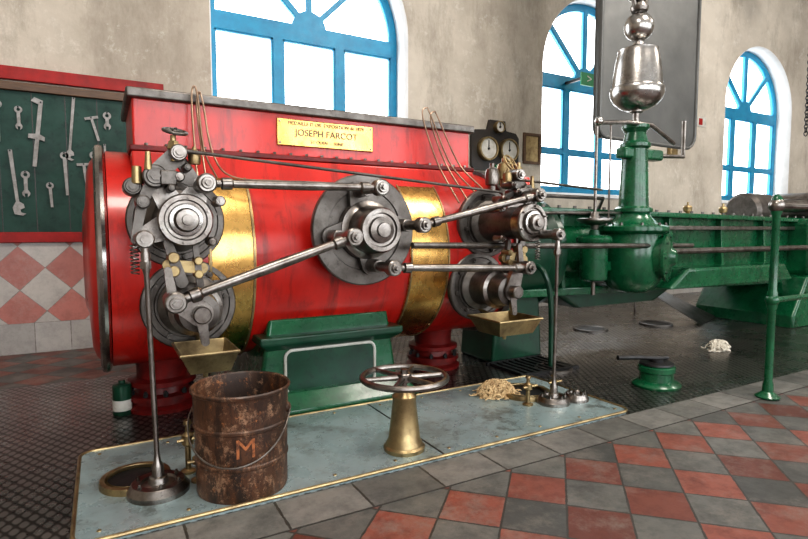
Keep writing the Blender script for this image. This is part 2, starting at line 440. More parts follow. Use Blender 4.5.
def wrench(x, z, L, rot=0., kind=0, s=1.):
    """hangs downward from (x,z)"""
    g = group('wrench', (x, YW - .05, z - L / 2))
    def T(p):
        c, sn = math.cos(rot), math.sin(rot)
        return (x + p[0] * c - p[1] * sn, z + p[0] * sn + p[1] * c)
    r = .046 * s; hw = .013 * s + .004
    def ringhead(): return [(r * math.cos(math.radians(-65 + 310 * i / 14)), -r + r * math.sin(math.radians(-65 + 310 * i / 14))) for i in range(15)]
    hole = [T((r * .5 * math.cos(2 * pi * i / 6), -r + r * .5 * math.sin(2 * pi * i / 6))) for i in range(6)]
    if kind == 0:      # ring + open jaw
        zb = -L + r
        low = [(-hw, zb + r * .9)] + [(-r * .9 * math.cos(math.radians(a)), zb - r * .9 * math.sin(math.radians(a))) for a in (-50, -10, 30, 60)]
        low += [(-r * .3, zb - r), (-r * .35, zb), (r * .35, zb), (r * .3, zb - r)]
        low += [(r * .9 * math.cos(math.radians(a)), zb - r * .9 * math.sin(math.radians(a))) for a in (60, 30, -10, -50)] + [(hw, zb + r * .9)]
        spl = [[T(p) for p in ringhead() + low], hole]
    elif kind == 1:    # ring + straight bar
        spl = [[T(p) for p in ringhead() + [(-hw * .8, -L), (hw * .8, -L)]], hole]
    elif kind == 2:    # adjustable wrench, jaw at the bottom
        j = .05 * s
        p = [(-hw, 0), (hw, 0), (hw * .8, -L + 2.6 * j), (j, -L + 2 * j), (j * 1.1, -L + j * 1.2), (j * .3, -L + j * .9), (j * .35, -L + .3 * j), (j * 1.2, -L), (j * .6, -L - .4 * j), (-j * .8, -L), (-j, -L + 1.4 * j), (-hw * .8, -L + 2.6 * j)]
        spl = [[T(q) for q in p]]
    elif kind == 3:    # double bent spanner
        j = .06 * s
        p = [(-j * 1.3, -.01), (-j * .9, .03), (hw, 0.01), (hw, -L * .5), (j * 1.0, -L * .5 - .02), (j * 1.0, -L * .5 - .06), (hw, -L * .5 - .05), (hw, -L), (-hw, -L), (-hw, -L * .5 - .05), (-j * 1.2, -L * .5 - .05), (-j * 1.2, -L * .5 - .01), (-hw, -L * .5), (-hw, -.03)]
        spl = [[T(q) for q in p]]
    else:              # T-handled box key
        p = [(-.06, 0), (.06, 0), (.06, -.025), (hw, -.025), (hw, -L), (-hw, -L), (-hw, -.025), (-.06, -.025)]
        spl = [[T(q) for q in p]]
    shape2d('body', spl, .014, TOOLST, g, YW - .055)
    cyl('peg', (x, YW - .07, z - .01), (x, YW - .03, z - .01), .007, BLACK, g, seg=8)
for x, z, L, rot, kd, s in ((-.80, 2.40, .38, .0, 1, .8), (-.46, 2.42, .62, -.12, 3, 1.0), (-.19, 2.49, .60, -.10, 2, .7),
                            (-.05, 2.32, .24, .25, 4, .6), (.09, 2.38, .18, 0, 0, .8), (-.72, 1.95, .60, .08, 2, .9), (-.61, 1.76, .25, 0, 0, .8),
                            (-.29, 1.96, .42, .03, 1, .8), (-.13, 1.86, .20, .1, 4, .7), (-.04, 1.98, .28, 0, 0, .8), (-.92, 2.05, .5, 0, 1, .9), (-.64, 2.36, .22, 0, 0, .7),
                            (-.42, 1.66, .24, .05, 1, .7), (.06, 2.06, .2, 0, 2, .5),
                            (.30, 2.4, .4, 0, 0, 1), (.26, 1.9, .3, 0, 1, .9), (-1.2, 2.3, .5, 0, 3, 1), (-1.5, 2.2, .4, 0, 0, 1)):
    wrench(x, z, L, rot, kd, s)

# gauge board on the wall
gb = group('gauge_board', (5.03, YW, 2.4))
spl = [(4.66, 2.06), (5.40, 2.06), (5.46, 2.12), (5.46, 2.55), (5.40, 2.62), (5.22, 2.64), (5.20, 2.78), (4.92, 2.78), (4.88, 2.64), (4.66, 2.62), (4.60, 2.55), (4.60, 2.12)]
shape2d('board', [spl], .05, DWOOD, gb, YW - .052)
for nm, x, z, r in (('gauge_a', 4.86, 2.36, .17), ('gauge_b', 5.24, 2.36, .17), ('gauge_c', 5.06, 2.68, .085)):
    lathe(nm + '_case', [(r, 0), (r, .06), (r * .97, .075), (r * .84, .075), (r * .82, .06)], (x, YW - .052, z), OBRASS, gb, (0, -1, 0), 36)
    lathe(nm + '_dial', [(0, .05), (r * .85, .05), (r * .85, .045)], (x, YW - .052, z), WHITE, gb, (0, -1, 0), 36)
    box(nm + '_needle', (x - .006, YW - .112, z - .02), (x + .006, YW - .106, z + r * .7), BLACK, gb, 0)
    cyl(nm + '_boss', (x, YW - .118, z), (x, YW - .1, z), .015, BLACK, gb, seg=12)
pf = group('picture_frame', (5.75, YW, 2.45))
shape2d('frame', [[(5.58, 2.20), (5.93, 2.20), (5.93, 2.66), (5.58, 2.66)], [(5.62, 2.24), (5.89, 2.24), (5.89, 2.62), (5.62, 2.62)]], .03, WOOD, pf, YW - .032)
box('print', (5.62, YW - .012, 2.24), (5.89, YW - .002, 2.62), OBRASS, pf, 0)
es = group('exit_sign', (6.8, YW, 3.5))
box('sign_plate', (6.72, YW - .06, 3.50), (7.08, YW - .04, 3.70), SIGN_G, es, 0)
text('arrow', '>', .2, (6.9, YW - .063, 3.60), WHITE, es)
box('bracket', (6.72, YW - .04, 3.58), (6.76, YW + .29, 3.62), BLACK, es, 0)
ws = group('wall_sign', (9.9, YW, 3.2)); box('plate', (9.85, YW - .014, 3.15), (10.12, YW - .002, 3.33), WHITE, ws, .002)
box('mark', (9.89, YW - .018, 3.18), (10.0, YW - .012, 3.30), REDTRIM, ws, 0)
jb = group('junction_box', (8.9, YW, 2.75)); box('case', (9.0, YW - .08, 2.55), (9.2, YW - .002, 2.85), OBRASS, jb, .01)

# ------------------------------------------------------------ ENGINE
E = group('corliss_steam_engine', (1.46, 4.0, 0))
AX, AZ = 4.0, 1.01
ax = (1, 0, 0)
lathe('cylinder_lagging', [(.66, .03), (.69, .035), (.69, 2.86), (.66, 2.87)], (0, AX, AZ), RED, E, ax, 96)
lathe('cylinder_head_flange', [(.60, -.03), (.70, -.03), (.722, -.018), (.728, 0), (.722, .018), (.70, .03), (.6, .03)], (0.0, AX, AZ), POL, E, ax, 96)
lathe('cylinder_head_cover', [(0, -.10), (.30, -.10), (.34, -.085), (.56, -.07), (.62, -.05), (.66, -.02)], (0, AX, AZ), RED, E, ax, 72)
for nm, a, b in (('brass_band_near', .54, .82), ('brass_band_far', 1.90, 2.24)):
    lathe(nm, [(.690, a), (.703, a + .002), (.703, b - .002), (.690, b)], (0, AX, AZ), BRASS, E, ax, 96)
    for k, x in enumerate((a + .012, b - .012)):
        lathe(nm + '_edge_%d' % k, [(.703, x - .008), (.709, x - .005), (.709, x + .005), (.703, x + .008)], (0, AX, AZ), OBRASS, E, ax, 96)
bm = bmesh.new()
for x in (.56, .80, 1.92, 2.22):
    for i in range(28):
        t = 2 * pi * i / 28
        p = Vector((x, AX + .702 * math.cos(t), AZ + .702 * math.sin(t)))
        add_cyl(bm, p, p + Vector((0, math.cos(t), math.sin(t))) * .006, .006, .003, 8)
finish(bm, 'band_screws', OBRASS, E)
lathe('cylinder_far_flange', [(.60, 2.85), (.72, 2.86), (.725, 2.92), (.60, 2.93)], (0, AX, AZ), DSTEEL, E, ax, 72)

# steam chest box on top
box('steam_chest', (.18, 3.60, 1.45), (2.62, 4.40, 1.985), RED, E, .012)
box('steam_chest_lid', (.15, 3.565, 1.975), (2.65, 4.435, 2.035), DSTEEL, E, .012)
box('steam_chest_flange', (.16, 3.555, 1.665), (2.64, 4.445, 1.70), DRED, E, .008)
hull('steam_chest_saddle', [(x, y, z) for x in (.17, 2.63) for y, z in ((3.56, 1.665), (4.44, 1.665), (3.50, 1.45), (4.5, 1.45))], RED, E, .01)
bm = bmesh.new()
for i in range(22): add_cyl(bm, (.25 + i * .11, 3.575, 1.70), (.25 + i * .11, 3.575, 1.715), .011, None, 6)
finish(bm, 'flange_bolts', STEEL, E)
box('name_plate', (1.04, 3.585, 1.765), (1.75, 3.605, 1.945), BRASS, E, .006)
text('name_plate_text_1', 'MEDAILLE D OR  EXPOSITION de 1878', .033, (1.395, 3.583, 1.918), DWOOD, E)
text('name_plate_text_2', 'JOSEPH FARCOT', .062, (1.395, 3.583, 1.857), DWOOD, E)
text('name_plate_text_3', 'ST OUEN  -  SEINE', .03, (1.395, 3.583, 1.80), DWOOD, E)
bm = bmesh.new()
for x in (1.06, 1.73):
    for z in (1.785, 1.925): add_cyl(bm, (x, 3.586, z), (x, 3.579, z), .008, .005, 10)
finish(bm, 'name_plate_screws', STEEL, E)

# pedestal
hull('pedestal', [(x, y, z) for x, z in ((.92, .62), (1.78, .62), (.84, .12), (1.86, .12)) for y in (3.42, 4.58)], GREEN, E, .02)
hull('pedestal_foot', [(x, y, z) for x0, x1, y0, z in ((.74, 1.96, 3.275, 0.004), (.74, 1.96, 3.275, .05), (.82, 1.88, 3.36, .14)) for x in (x0, x1) for y in (y0, 8 - y0)], GREEN, E, .012)
hull('pedestal_cap', [(x, y, z) for x0, x1, y0, z in ((.90, 1.80, 3.40, .42), (.84, 1.86, 3.33, .47), (.84, 1.86, 3.33, .52)) for x in (x0, x1) for y in (y0, 8 - y0)], DGREEN, E, .012)
rr = []
for cx_, cz_, t0 in ((1.62, .36, 0), (1.07, .36, 90), (1.07, .17, 180), (1.62, .17, 270)):
    for i in range(6):
        t = math.radians(t0 + 18 * i); rr.append((cx_ + .05 * math.cos(t), 3.412, cz_ + .05 * math.sin(t)))
bm = bmesh.new(); add_tube(bm, rr, .011, 8, True); finish(bm, 'pedestal_panel_bead', WHITE, E)
bm = bmesh.new(); vs = [bm.verts.new((p[0], 3.414, p[2])) for p in rr]; bm.faces.new(vs); finish(bm, 'pedestal_panel', DGREEN, E)
for nm, x in (('foot_near', .33), ('foot_far', 2.52)):
    lathe(nm, [(0, 0.004), (.23, 0.004), (.235, .03), (.20, .05), (.20, .075), (.225, .08), (.225, .11), (.17, .12), (.16, .16), (.215, .175), (.215, .205), (.16, .22), (.16, .30), (.2, .42)], (x, 3.98, 0), DRED, E, seg=40)
    bolts(nm + '_bolts', (x, 3.98, .11), .20, 10, (0, 0, 1), BLACK, E, .016, .03)

# valves
def valve(pre, cx, cz, upper, fwd_=0.):
    Y = (0, -1, 0)
    cyl(pre + '_neck', (cx, 3.62, cz), (cx, 3.33, cz), .205, DSTEEL, E, seg=40)
    lathe(pre + '_flange', [(.18, 0), (.255, 0), (.26, .006), (.26, .04), (.253, .048), (.225, .05), (.22, .04), (.19, .04), (.185, .05), (.16, .05)], (cx, 3.345, cz), DSTEEL, E, Y, 48)
    bolts(pre + '_flange_bolts', (cx, 3.305, cz), .205, 8, Y, DSTEEL, E, .017, .022, .2)
    lathe(pre + '_bonnet', [(.175, 0), (.172, .03), (.135, .06), (.120, .14), (.120, .22), (.10, .36 + fwd_), (.06, .37 + fwd_)], (cx, 3.30, cz), DSTEEL, E, Y, 40)
    if upper:
        lathe(pre + '_cap', [(.10, -.05), (.128, -.045), (.133, .008), (.133, .035), (.126, .045), (.104, .045), (.098, .034), (.084, .034), (.079, .056), (.062, .06), (.058, .085), (.052, .095), (.028, .097), (.026, .115), (0, .117)],
          (cx, 2.96 - fwd_, cz), STEEL, E, Y, 48)
        lathe(pre + '_cap_face', [(.080, .054), (.0785, .058), (.062, .0615), (.061, .0615)], (cx, 2.96 - fwd_, cz), POL, E, Y, 48)
        bolts(pre + '_cap_bolts', (cx, 2.915 - fwd_, cz), .114, 6, Y, STEEL, E, .008, .008, .4)
    else:
        lathe(pre + '_cap', [(.10, -.05), (.135, -.045), (.14, .0), (.10, .02), (.075, .03), (.07, .08), (0, .085)], (cx, 3.06, cz), STEEL, E, Y, 48)
ZU, ZL = 1.25, .77
XL, XR = .375, 2.58
valve('inlet_valve_near', XL, ZU, True)
valve('inlet_valve_far', XR, ZU, True, .12)
valve('exhaust_valve_near', XL + .055, ZL, False)
valve('exhaust_valve_far', XR - .08, ZL, False)

def trip(pre, cx, s, rodp, dashp):
    bm = bmesh.new()
    add_arm(bm, (cx, ZU), rodp, .10, .042, 3.045, 3.015)
    add_arm(bm, (cx, ZU), dashp, .09, .036, 3.08, 3.05)
    add_arm(bm, (cx - s * .13, ZU + .22), (cx, ZU), .045, .08, 3.12, 3.085)
    finish(bm, pre + '_cranks', STEEL, E)
    bm = bmesh.new(); bm3 = bmesh.new()
    for n_, ((x, z), y0, y1, r) in enumerate(((rodp, 3.06, 2.80, .036), (dashp, 3.10, 2.66, .03), ((cx - s * .13, ZU + .22), 3.16, 2.98, .058), ((cx - s * .02, ZU + .34), 3.10, 2.95, .042),
                              ((cx - s * .19, ZU + .09), 3.10, 2.96, .034), ((cx + s * .17, ZU + .10), 3.06, 2.92, .028), ((cx - s * .23, ZU + .17), 3.2, 3.05, .045),
                              ((cx - s * .02, ZU + .22), 3.10, 2.96, .026), ((cx + s * .02, ZU + .27), 3.10, 2.97, .022),
                              ((cx + s * .10, ZU + .17), 3.10, 2.97, .024), ((cx - s * .06, ZU + .16), 3.05, 2.94, .020), ((cx + s * .13, ZU - .11), 3.05, 2.95, .024))):
        b_ = bm if n_ % 2 else bm3
        add_cyl(b_, (x, y0, z), (x, y1, z), r, None, 28, .006)
        add_cyl(b_, (x, y1, z), (x, y1 - .012, z), r * .72, r * .66, 24)
        add_cyl(b_, (x, y1 - .012, z), (x, y1 - .026, z), r * .42, None, 6)
    finish(bm, pre + '_pins', STEEL, E); finish(bm3, pre + '_pins_b', DSTEEL, E)
    bm = bmesh.new()
    add_arm(bm, (cx - s * .13, ZU + .22), (cx - s * .02, ZU + .34), .05, .045, 3.05, 3.02)
    add_arm(bm, (cx - s * .02, ZU + .34), rodp, .03, .03, 3.08, 3.05)
    add_arm(bm, (cx - s * .19, ZU + .09), (cx - s * .13, ZU + .22), .025, .03, 3.06, 3.03)
    add_arm(bm, (cx - s * .23, ZU - .10), (cx - s * .19, ZU + .09), .02, .025, 3.04, 3.01)
    add_arm(bm, (cx - s * .08, ZU - .12), (cx - s * .02, ZL + .16), .022, .03, 3.01, 2.98)
    add_arm(bm, (cx + s * .05, ZU - .13), (cx + s * .07, ZL + .14), .014, .018, 3.01, 2.98)
    add_arm(bm, (cx + s * .17, ZU + .10), (cx + s * .10, ZU + .17), .02, .02, 3.03, 3.0)
    add_arm(bm, (cx + s * .10, ZU + .17), (cx - s * .02, ZU + .22), .016, .02, 3.03, 3.0)
    finish(bm, pre + '_catch_links', DSTEEL, E)
    bm = bmesh.new()
    for z in (ZU - .19, ZU - .26):
        add_cyl(bm, (cx - s * .06, 3.04, z), (cx - s * .06, 2.94, z), .028, None, 20, .004)
        add_cyl(bm, (cx + s * .06, 3.04, z - .02), (cx + s * .06, 2.95, z - .02), .022, None, 20, .004)
    add_arm(bm, (cx - s * .08, ZU - .23), (cx + s * .08, ZU - .25), .03, .03, 3.03, 2.99)
    finish(bm, pre + '_cams', OBRASS, E)
    box(pre + '_catch_block', (cx - s * .07 - .04, 2.96, ZU + .175), (cx - s * .07 + .04, 3.06, ZU + .25), DSTEEL, E, .008)
    bm = bmesh.new()
    add_cyl(bm, (cx - s * .04, 3.0, ZU + .3), (cx - s * .04, 3.0, ZU + .43), .014, None, 12)
    add_cyl(bm, (cx - s * .04, 3.0, ZU + .36), (cx - s * .04, 3.0, ZU + .40), .035, .025, 6)
    add_cyl(bm, (cx - s * .16, 2.99, ZU + .25), (cx - s * .16, 2.99, ZU + .34), .02, .012, 14)
    add_cyl(bm, (cx - s * .21, 3.04, ZU + .18), (cx - s * .21, 3.04, ZU + .27), .026, .022, 16, .004)
    add_lathe(bm, [(0, 0), (.028, .0), (.034, .03), (.03, .06), (.012, .075), (.01, .09), (0, .09)], (cx + s * .06, 3.0, ZU + .29), (0, 0, 1), 20)
    finish(bm, pre + '_spindle', OBRASS, E)
    bm = bmesh.new()
    pts = []
    for i in range(90):
        t = i / 89; pts.append((cx - s * .235 + .018 * math.cos(t * 50), 3.0 + .018 * math.sin(t * 50), ZU - .12 - .15 * t))
    add_tube(bm, pts, .004, 6); finish(bm, pre + '_spring', STEEL, E)
RPL, RPR = (.46, 1.43), (2.64, 1.44)
DPL, DPR = (.165, 1.16), (2.655, 1.17)
trip('trip_gear_near', XL, 1, RPL, DPL)
trip('trip_gear_far', XR, -1, RPR, DPR)
handwheel('trip_handwheel', (XL - .03, 3.0, ZU + .45), .055, .009, (.1, -.35, 1), 5, DSTEEL, E, .018)
EPL, EPR = (.30, .85), (2.56, .94)
bm = bmesh.new()
for c, p in (((XL + .055, ZL), EPL), ((XR - .08, ZL), EPR)):
    add_arm(bm, c, p, .065, .042, 2.945, 2.905)
    add_cyl(bm, (p[0], 2.97, p[1]), (p[0], 2.80, p[1]), .043, None, 28, .006)
    add_cyl(bm, (p[0], 2.80, p[1]), (p[0], 2.78, p[1]), .02, None, 6)
    add_cyl(bm, (c[0], 2.99, c[1]), (c[0], 2.84, c[1]), .045, None, 28, .006)
    add_arm(bm, (c[0], c[1]), (c[0] + .02, c[1] - .15), .03, .02, 2.93, 2.90)
    add_arm(bm, (p[0] - .02, p[1] + .15), p, .018, .024, 2.90, 2.88)
finish(bm, 'exhaust_cranks', STEEL, E)

# brass oil drip pans
for nm, xa, xb in (('drip_pan_near', .32, .60), ('drip_pan_far', 2.32, 2.70)):
    bm = bmesh.new()
    yo, yi, zt, zb = 2.82, 3.18, .575, .465
    A = [(xa, yo, zt), (xb, yo, zt), (xb, yi, zt), (xa, yi, zt)]
    B = [(xa + .05, yo + .06, zb), (xb - .03, yo + .06, zb), (xb - .03, yi - .06, zb), (xa + .05, yi - .06, zb)]
    va = [bm.verts.new(p) for p in A]; vb = [bm.verts.new(p) for p in B]
    for i in range(4):
        j = (i + 1) % 4; bm.faces.new((va[i], va[j], vb[j], vb[i]))
    bm.faces.new(vb)
    o = finish(bm, nm, OBRASS, E, smooth=False); md = o.modifiers.new('s', 'SOLIDIFY'); md.thickness = .008
    bm = bmesh.new(); add_tube(bm, A, .009, 8, True); add_cyl(bm, ((xa + xb) / 2, 3.0, zb), ((xa + xb) / 2, 3.0, zb - .05), .02, .012, 12)
    add_cyl(bm, ((xa + xb) / 2, 3.18, zt), ((xa + xb) / 2, 3.3, zt + .02), .012); finish(bm, nm + '_rim', OBRASS, E)

# wrist plate
WX, WZ = 1.485, 1.20
Y = (0, -1, 0)
cyl('wrist_plate_bracket', (WX, 3.6, WZ - .05), (WX, 3.22, WZ), .17, DSTEEL, E, seg=36)
lathe('wrist_plate', [(0, 0), (.33, 0), (.352, .008), (.358, .02), (.358, .05), (.35, .058), (.26, .06), (.255, .05), (.19, .05), (.185, .075), (.15, .085), (0, .085)], (WX, 3.22, WZ), DSTEEL, E, Y, 72)
lathe('wrist_plate_hub', [(.19, 0), (.185, .04), (.16, .05), (.15, .06), (.145, .17), (.14, .21), (.13, .225), (.105, .225), (.10, .212), (.082, .212), (.078, .235), (.045, .245), (.042, .262), (0, .265)], (WX, 3.15, WZ), STEEL, E, Y, 48)
lathe('wrist_plate_hub_face', [(.131, .2235), (.130, .227), (.106, .227), (.105, .2235)], (WX, 3.15, WZ), STEEL, E, Y, 48)
WP = [(-.065, .245), (-.245, -.04), (.225, .03), (.02, -.225)]
bm = bmesh.new(); bm2 = bmesh.new()
for dx, dz in WP:
    x, z = WX + dx, WZ + dz
    add_cyl(bm, (x, 3.2, z), (x, 3.0, z), .045, .04, 28, .004)
    add_cyl(bm, (x, 3.0, z), (x, 2.79, z), .03, None, 24, .004)
    add_cyl(bm, (x, 2.79, z), (x, 2.77, z), .022, None, 6)
    add_arm(bm2, (WX, WZ), (x, z), .11, .062, 3.15, 3.12)
finish(bm, 'wrist_pins', STEEL, E); finish(bm2, 'wrist_arms', DSTEEL, E)
def linkrod(nm, a, b, y, r=.021, eye=.048, ya=None, yb=None):
    ya = ya or y; yb = yb or y
    A = Vector((a[0], ya, a[1])); B = Vector((b[0], yb, b[1])); d = (B - A).normalized(); L = (B - A).length
    bm = bmesh.new()
    add_lathe(bm, [(0, 0), (r * .8, .0), (r * .8, .07), (r * 1.3, .075), (r * 1.3, .12), (r * .85, .13), (r * 1.08, L / 2), (r * .85, L - .13), (r * 1.3, L - .12), (r * 1.3, L - .075), (r * .8, L - .07), (r * .8, L), (0, L)], A, d, 20)
    for P in (A, B):
        add_cyl(bm, P + Vector((0, .036, 0)), P - Vector((0, .036, 0)), eye, None, 30, .008)
        add_cyl(bm, P - Vector((0, .036, 0)), P - Vector((0, .052, 0)), eye * .6, None, 24, .003)
        add_cyl(bm, P - Vector((0, .052, 0)), P - Vector((0, .07, 0)), eye * .32, None, 6)
    return finish(bm, nm, STEEL, E)
pts = [(WX + dx, WZ + dz) for dx, dz in WP]
linkrod('valve_rod_upper_near', RPL, pts[0], 2.82, .024)
linkrod('valve_rod_lower_near', EPL, pts[1], 2.80, .027, .052)
linkrod('valve_rod_upper_far', pts[2], RPR, 2.82, .024)
linkrod('valve_rod_lower_far', pts[3], EPR, 2.82, .024)
tube('governor_cross_rod', [(.38, 2.96, 1.60), (2.42, 2.94, 1.46)], .009, DSTEEL, E, False)
tube('eccentric_rod', [(WX + .28, 3.04, WZ - .10), (3.5, 3.10, 1.07), (5.0, 3.2, 1.05)], .022, STEEL, E, False)
for nm, (tx, tz), bx, by in (('dashpot_rod_near', DPL, .185, 2.60), ('dashpot_rod_far', DPR, 2.655, 2.65)):
    A = Vector((tx, 2.64, tz)); B = Vector((bx, by, .06)); L = (A - B).length
    lathe(nm, [(0, 0), (.024, 0), (.026, .08), (.016, .10), (.0115, .14), (.0115, L - .16), (.018, L - .13), (.02, L - .07), (.014, L - .05), (.014, L), (0, L)], B, STEEL, E, A - B, 20)
    bm = bmesh.new(); add_cyl(bm, A + Vector((0, .03, 0)), A - Vector((0, .03, 0)), .04, None, 28, .006); add_cyl(bm, A - Vector((0, .03, 0)), A - Vector((0, .05, 0)), .02, None, 6)
    add_cyl(bm, A + Vector((0, .0, -.13)), A + Vector((0, 0, -.10)), .026, None, 6)
    finish(bm, nm + '_knuckle', STEEL, E)

tube('oil_pipe_a', [(.50, 3.32, 1.42), (.50, 3.42, 1.66), (.50, 3.50, 1.98), (.515, 3.5, 2.06), (.535, 3.5, 2.0), (.55, 3.42, 1.68), (.60, 3.30, 1.50)], .006, COPPER, E)
tube('oil_pipe_b', [(.55, 3.30, 1.40), (.54, 3.42, 1.66), (.53, 3.51, 1.94), (.545, 3.5, 2.03), (.565, 3.5, 1.96), (.60, 3.42, 1.66), (.70, 3.36, 1.52), (1.0, 3.3, 1.50)], .006, COPPER, E)
tube('oil_pipe_c', [(2.30, 3.28, 1.40), (2.20, 3.42, 1.70), (2.12, 3.5, 2.04), (2.15, 3.5, 2.11), (2.19, 3.5, 2.06), (2.30, 3.4, 1.7), (2.42, 3.25, 1.48)], .006, COPPER, E)
tube('oil_pipe_d', [(2.36, 3.26, 1.42), (2.26, 3.42, 1.72), (2.19, 3.5, 2.02), (2.22, 3.5, 2.09), (2.26, 3.5, 2.04), (2.38, 3.4, 1.7), (2.5, 3.25, 1.5)], .006, COPPER, E)
for k, x in enumerate((2.74, 2.86)):
    lathe('lubricator_%d' % k, [(0, 0), (.03, 0), (.03, .05), (.055, .06), (.06, .14), (.05, .18), (.02, .2), (.02, .23), (0, .23)], (x, 3.45, 1.5 + .05 * k), OBRASS if k else STEEL, E, seg=24)
handwheel('stop_valve_handwheel', (2.80, 3.30, 1.72), .07, .009, (.3, -.8, .5), 5, OBRASS, E, .018)
lathe('stop_valve_body', [(0, 0), (.06, 0), (.1, .05), (.12, .12), (.1, .2), (.05, .24), (.03, .3), (0, .3)], (2.95, 3.65, 1.45), GREEN, E, seg=28)
lathe('red_valve_ball', [(0, -.1), (.06, -.08), (.1, 0), (.06, .08), (0, .1)], (3.05, 3.45, 1.55), RED, E, seg=24)

# distance piece and trunk frame
lathe('distance_piece', [(.55, 2.93), (.60, 2.95), (.60, 3.0), (.50, 3.05), (.46, 3.5), (.52, 3.56), (.52, 3.62), (.3, 3.63)], (0, AX, .99), DGREEN, E, ax, 48)
bolts('distance_piece_bolts', (3.62, AX, .99), .48, 14, (1, 0, 0), DSTEEL, E, .02, .03)
lathe('guide_barrel', [(.30, 3.60), (.38, 3.62), (.36, 3.8), (.36, 4.9), (.41, 4.92), (.41, 5.0), (.30, 5.02)], (0, AX, .99), GREEN, E, ax, 48)
hull('trunk_frame', [(x, y, z) for x, z0, z1 in ((3.3, .66, 1.36), (9.2, .58, 1.30)) for y in (3.74, 4.26) for z in (z0, z1)], GREEN, E, .04)
hull('trunk_top_flange', [(x, y, z) for x, z in ((3.2, 1.36), (3.2, 1.41), (9.2, 1.29), (9.2, 1.34)) for y in (3.64, 4.36)], GREEN, E, .015)
hull('trunk_bottom_flange', [(x, y, z) for x, z in ((3.2, .60), (3.2, .67), (9.2, .50), (9.2, .58)) for y in (3.62, 4.38)], GREEN, E, .015)
hull('trunk_side_rib', [(x, y, z) for x, z in ((3.4, .98), (3.4, 1.03), (9.2, .92), (9.2, .97)) for y in (3.68, 3.76)], DGREEN, E, .01)
bm = bmesh.new()
for x in (3.75, 4.9, 5.35, 6.3, 7.2): add_hull(bm, [(x + dx, y, z) for dx in (-.025, .025) for y, z in ((3.755, .64), (3.64, .64), (3.755, 1.36 - (x - 3.3) * .011), (3.68, 1.36 - (x - 3.3) * .011))])
finish(bm, 'trunk_web_ribs', GREEN, E, .006)
bm = bmesh.new()
for i in range(26):
    x = 3.5 + i * .2; add_cyl(bm, (x, 3.67, 1.412 - (x - 3.2) * .0117), (x, 3.67, 1.435 - (x - 3.2) * .0117), .018, None, 6)
finish(bm, 'trunk_flange_nuts', DSTEEL, E)
for k, x in enumerate((5.9, 6.6)):
    lathe('trunk_oil_cup_%d' % k, [(0, 0), (.03, 0), (.035, .02), (.02, .04), (.045, .055), (.05, .10), (.04, .12), (.012, .13), (.01, .16), (0, .16)], (x, 3.85, 1.36), OBRASS, E, seg=20)
hull('guide_bar', [(x, y, z) for x in (4.6, 8.0) for y in (3.66, 3.73) for z in (1.20, 1.245)], STEEL, E, .006)
hull('lower_side_bracket', [(x, y, z) for x0, x1, z in ((5.0, 7.4, .60), (5.3, 7.2, .80)) for x in (x0, x1) for y in (3.42, 3.75)], GREEN, E, .03)
hull('under_frame_keel', [(x, y, z) for x0, x1, z in ((3.7, 5.6, .62), (4.0, 5.2, .44)) for x in (x0, x1) for y in (3.72, 4.28)], DGREEN, E, .03)
hull('front_support', [(x, y, z) for x, z in ((3.05, .62), (3.55, .62), (3.0, .004), (3.6, .004)) for y in (3.75, 4.25)], DGREEN, E, .03)
hull('bearing_pedestal', [(x, y, z) for x0, x1, z in ((7.3, 9.6, 0.004), (7.3, 9.6, .15), (7.6, 9.4, .62)) for x in (x0, x1) for y in (3.35, 4.6)], GREEN, E, .03)
box('bearing_block', (7.9, 3.45, .6), (9.2, 4.5, 1.35), GREEN, E, .08)
lathe('main_bearing', [(.0, -.02), (.34, -.02), (.36, .02), (.36, .2), (.4, .22), (.4, .34), (.34, .36), (.34, 1.0)], (8.6, 3.25, 1.38), STEEL, E, (0, 1, 0), 40)
box('bearing_cap', (8.15, 3.5, 1.35), (9.05, 4.3, 1.62), DSTEEL, E, .06)
lathe('crosshead_slipper', [(0, 0), (.2, 0), (.24, .05), (.24, .5), (.2, .55), (0, .55)], (7.25, 4.0, 1.44), DSTEEL, E, ax, 32)
cyl('connecting_rod', (7.6, 3.72, 1.50), (9.2, 3.6, 1.55), .07, STEEL, E, .1)
tube('governor_drive_shaft', [(4.4, 3.4, .985), (8.3, 3.36, .985)], .032, STEEL, E, False)
tube('frame_tie_rod', [(3.0, 3.4, 1.34), (4.3, 3.42, 1.36)], .014, STEEL, E, False)
tube('frame_tie_rod_b', [(2.95, 3.5, 1.50), (4.2, 3.6, 1.50), (4.25, 3.7, 1.4)], .018, DSTEEL, E, False)
tube('trip_reach_rod', [(2.62, 3.0, 1.56), (3.83, 3.3, 1.55)], .010, STEEL, E, False)
tube('drain_pipe', [(3.3, 3.62, .9), (3.3, 3.45, .85), (3.35, 3.4, .6), (3.35, 3.38, .02)], .025, DGREEN, E)

# ------------------------------------------------------------ governor
gx, gy = 4.38, 3.40
G = group('flyball_governor', (gx, gy, .62))
lathe('gear_housing', [(0, 0), (.15, 0), (.20, .03), (.26, .12), (.29, .28), (.285, .46), (.26, .54), (.30, .56), (.315, .575), (.315, .61), (.30, .62), (.22, .64), (.16, .70), (.13, .78), (.12, .80)], (gx, gy, .62), GREEN, G, seg=48)
lathe('housing_side_cover', [(.20, 0), (.20, .06), (.22, .065), (.22, .09), (.19, .1), (.09, .12), (.06, .16), (0, .165)], (gx + .10, gy - .20, .95), GREEN, G, (.45, -1, 0), 40)
bolts('cover_bolts', (gx + .10 + .037, gy - .20 - .082, .95), .185, 8, (.45, -1, 0), DGREEN, G, .013, .016)
lathe('housing_end_boss', [(.16, 0), (.16, .12), (.18, .125), (.18, .15), (.09, .16), (.08, .22), (0, .22)], (gx + .2, gy, .97), GREEN, G, (1, 0, 0), 36)
bolts('housing_bolts', (gx, gy, 1.24), .28, 10, (0, 0, 1), DSTEEL, G, .015, .02)
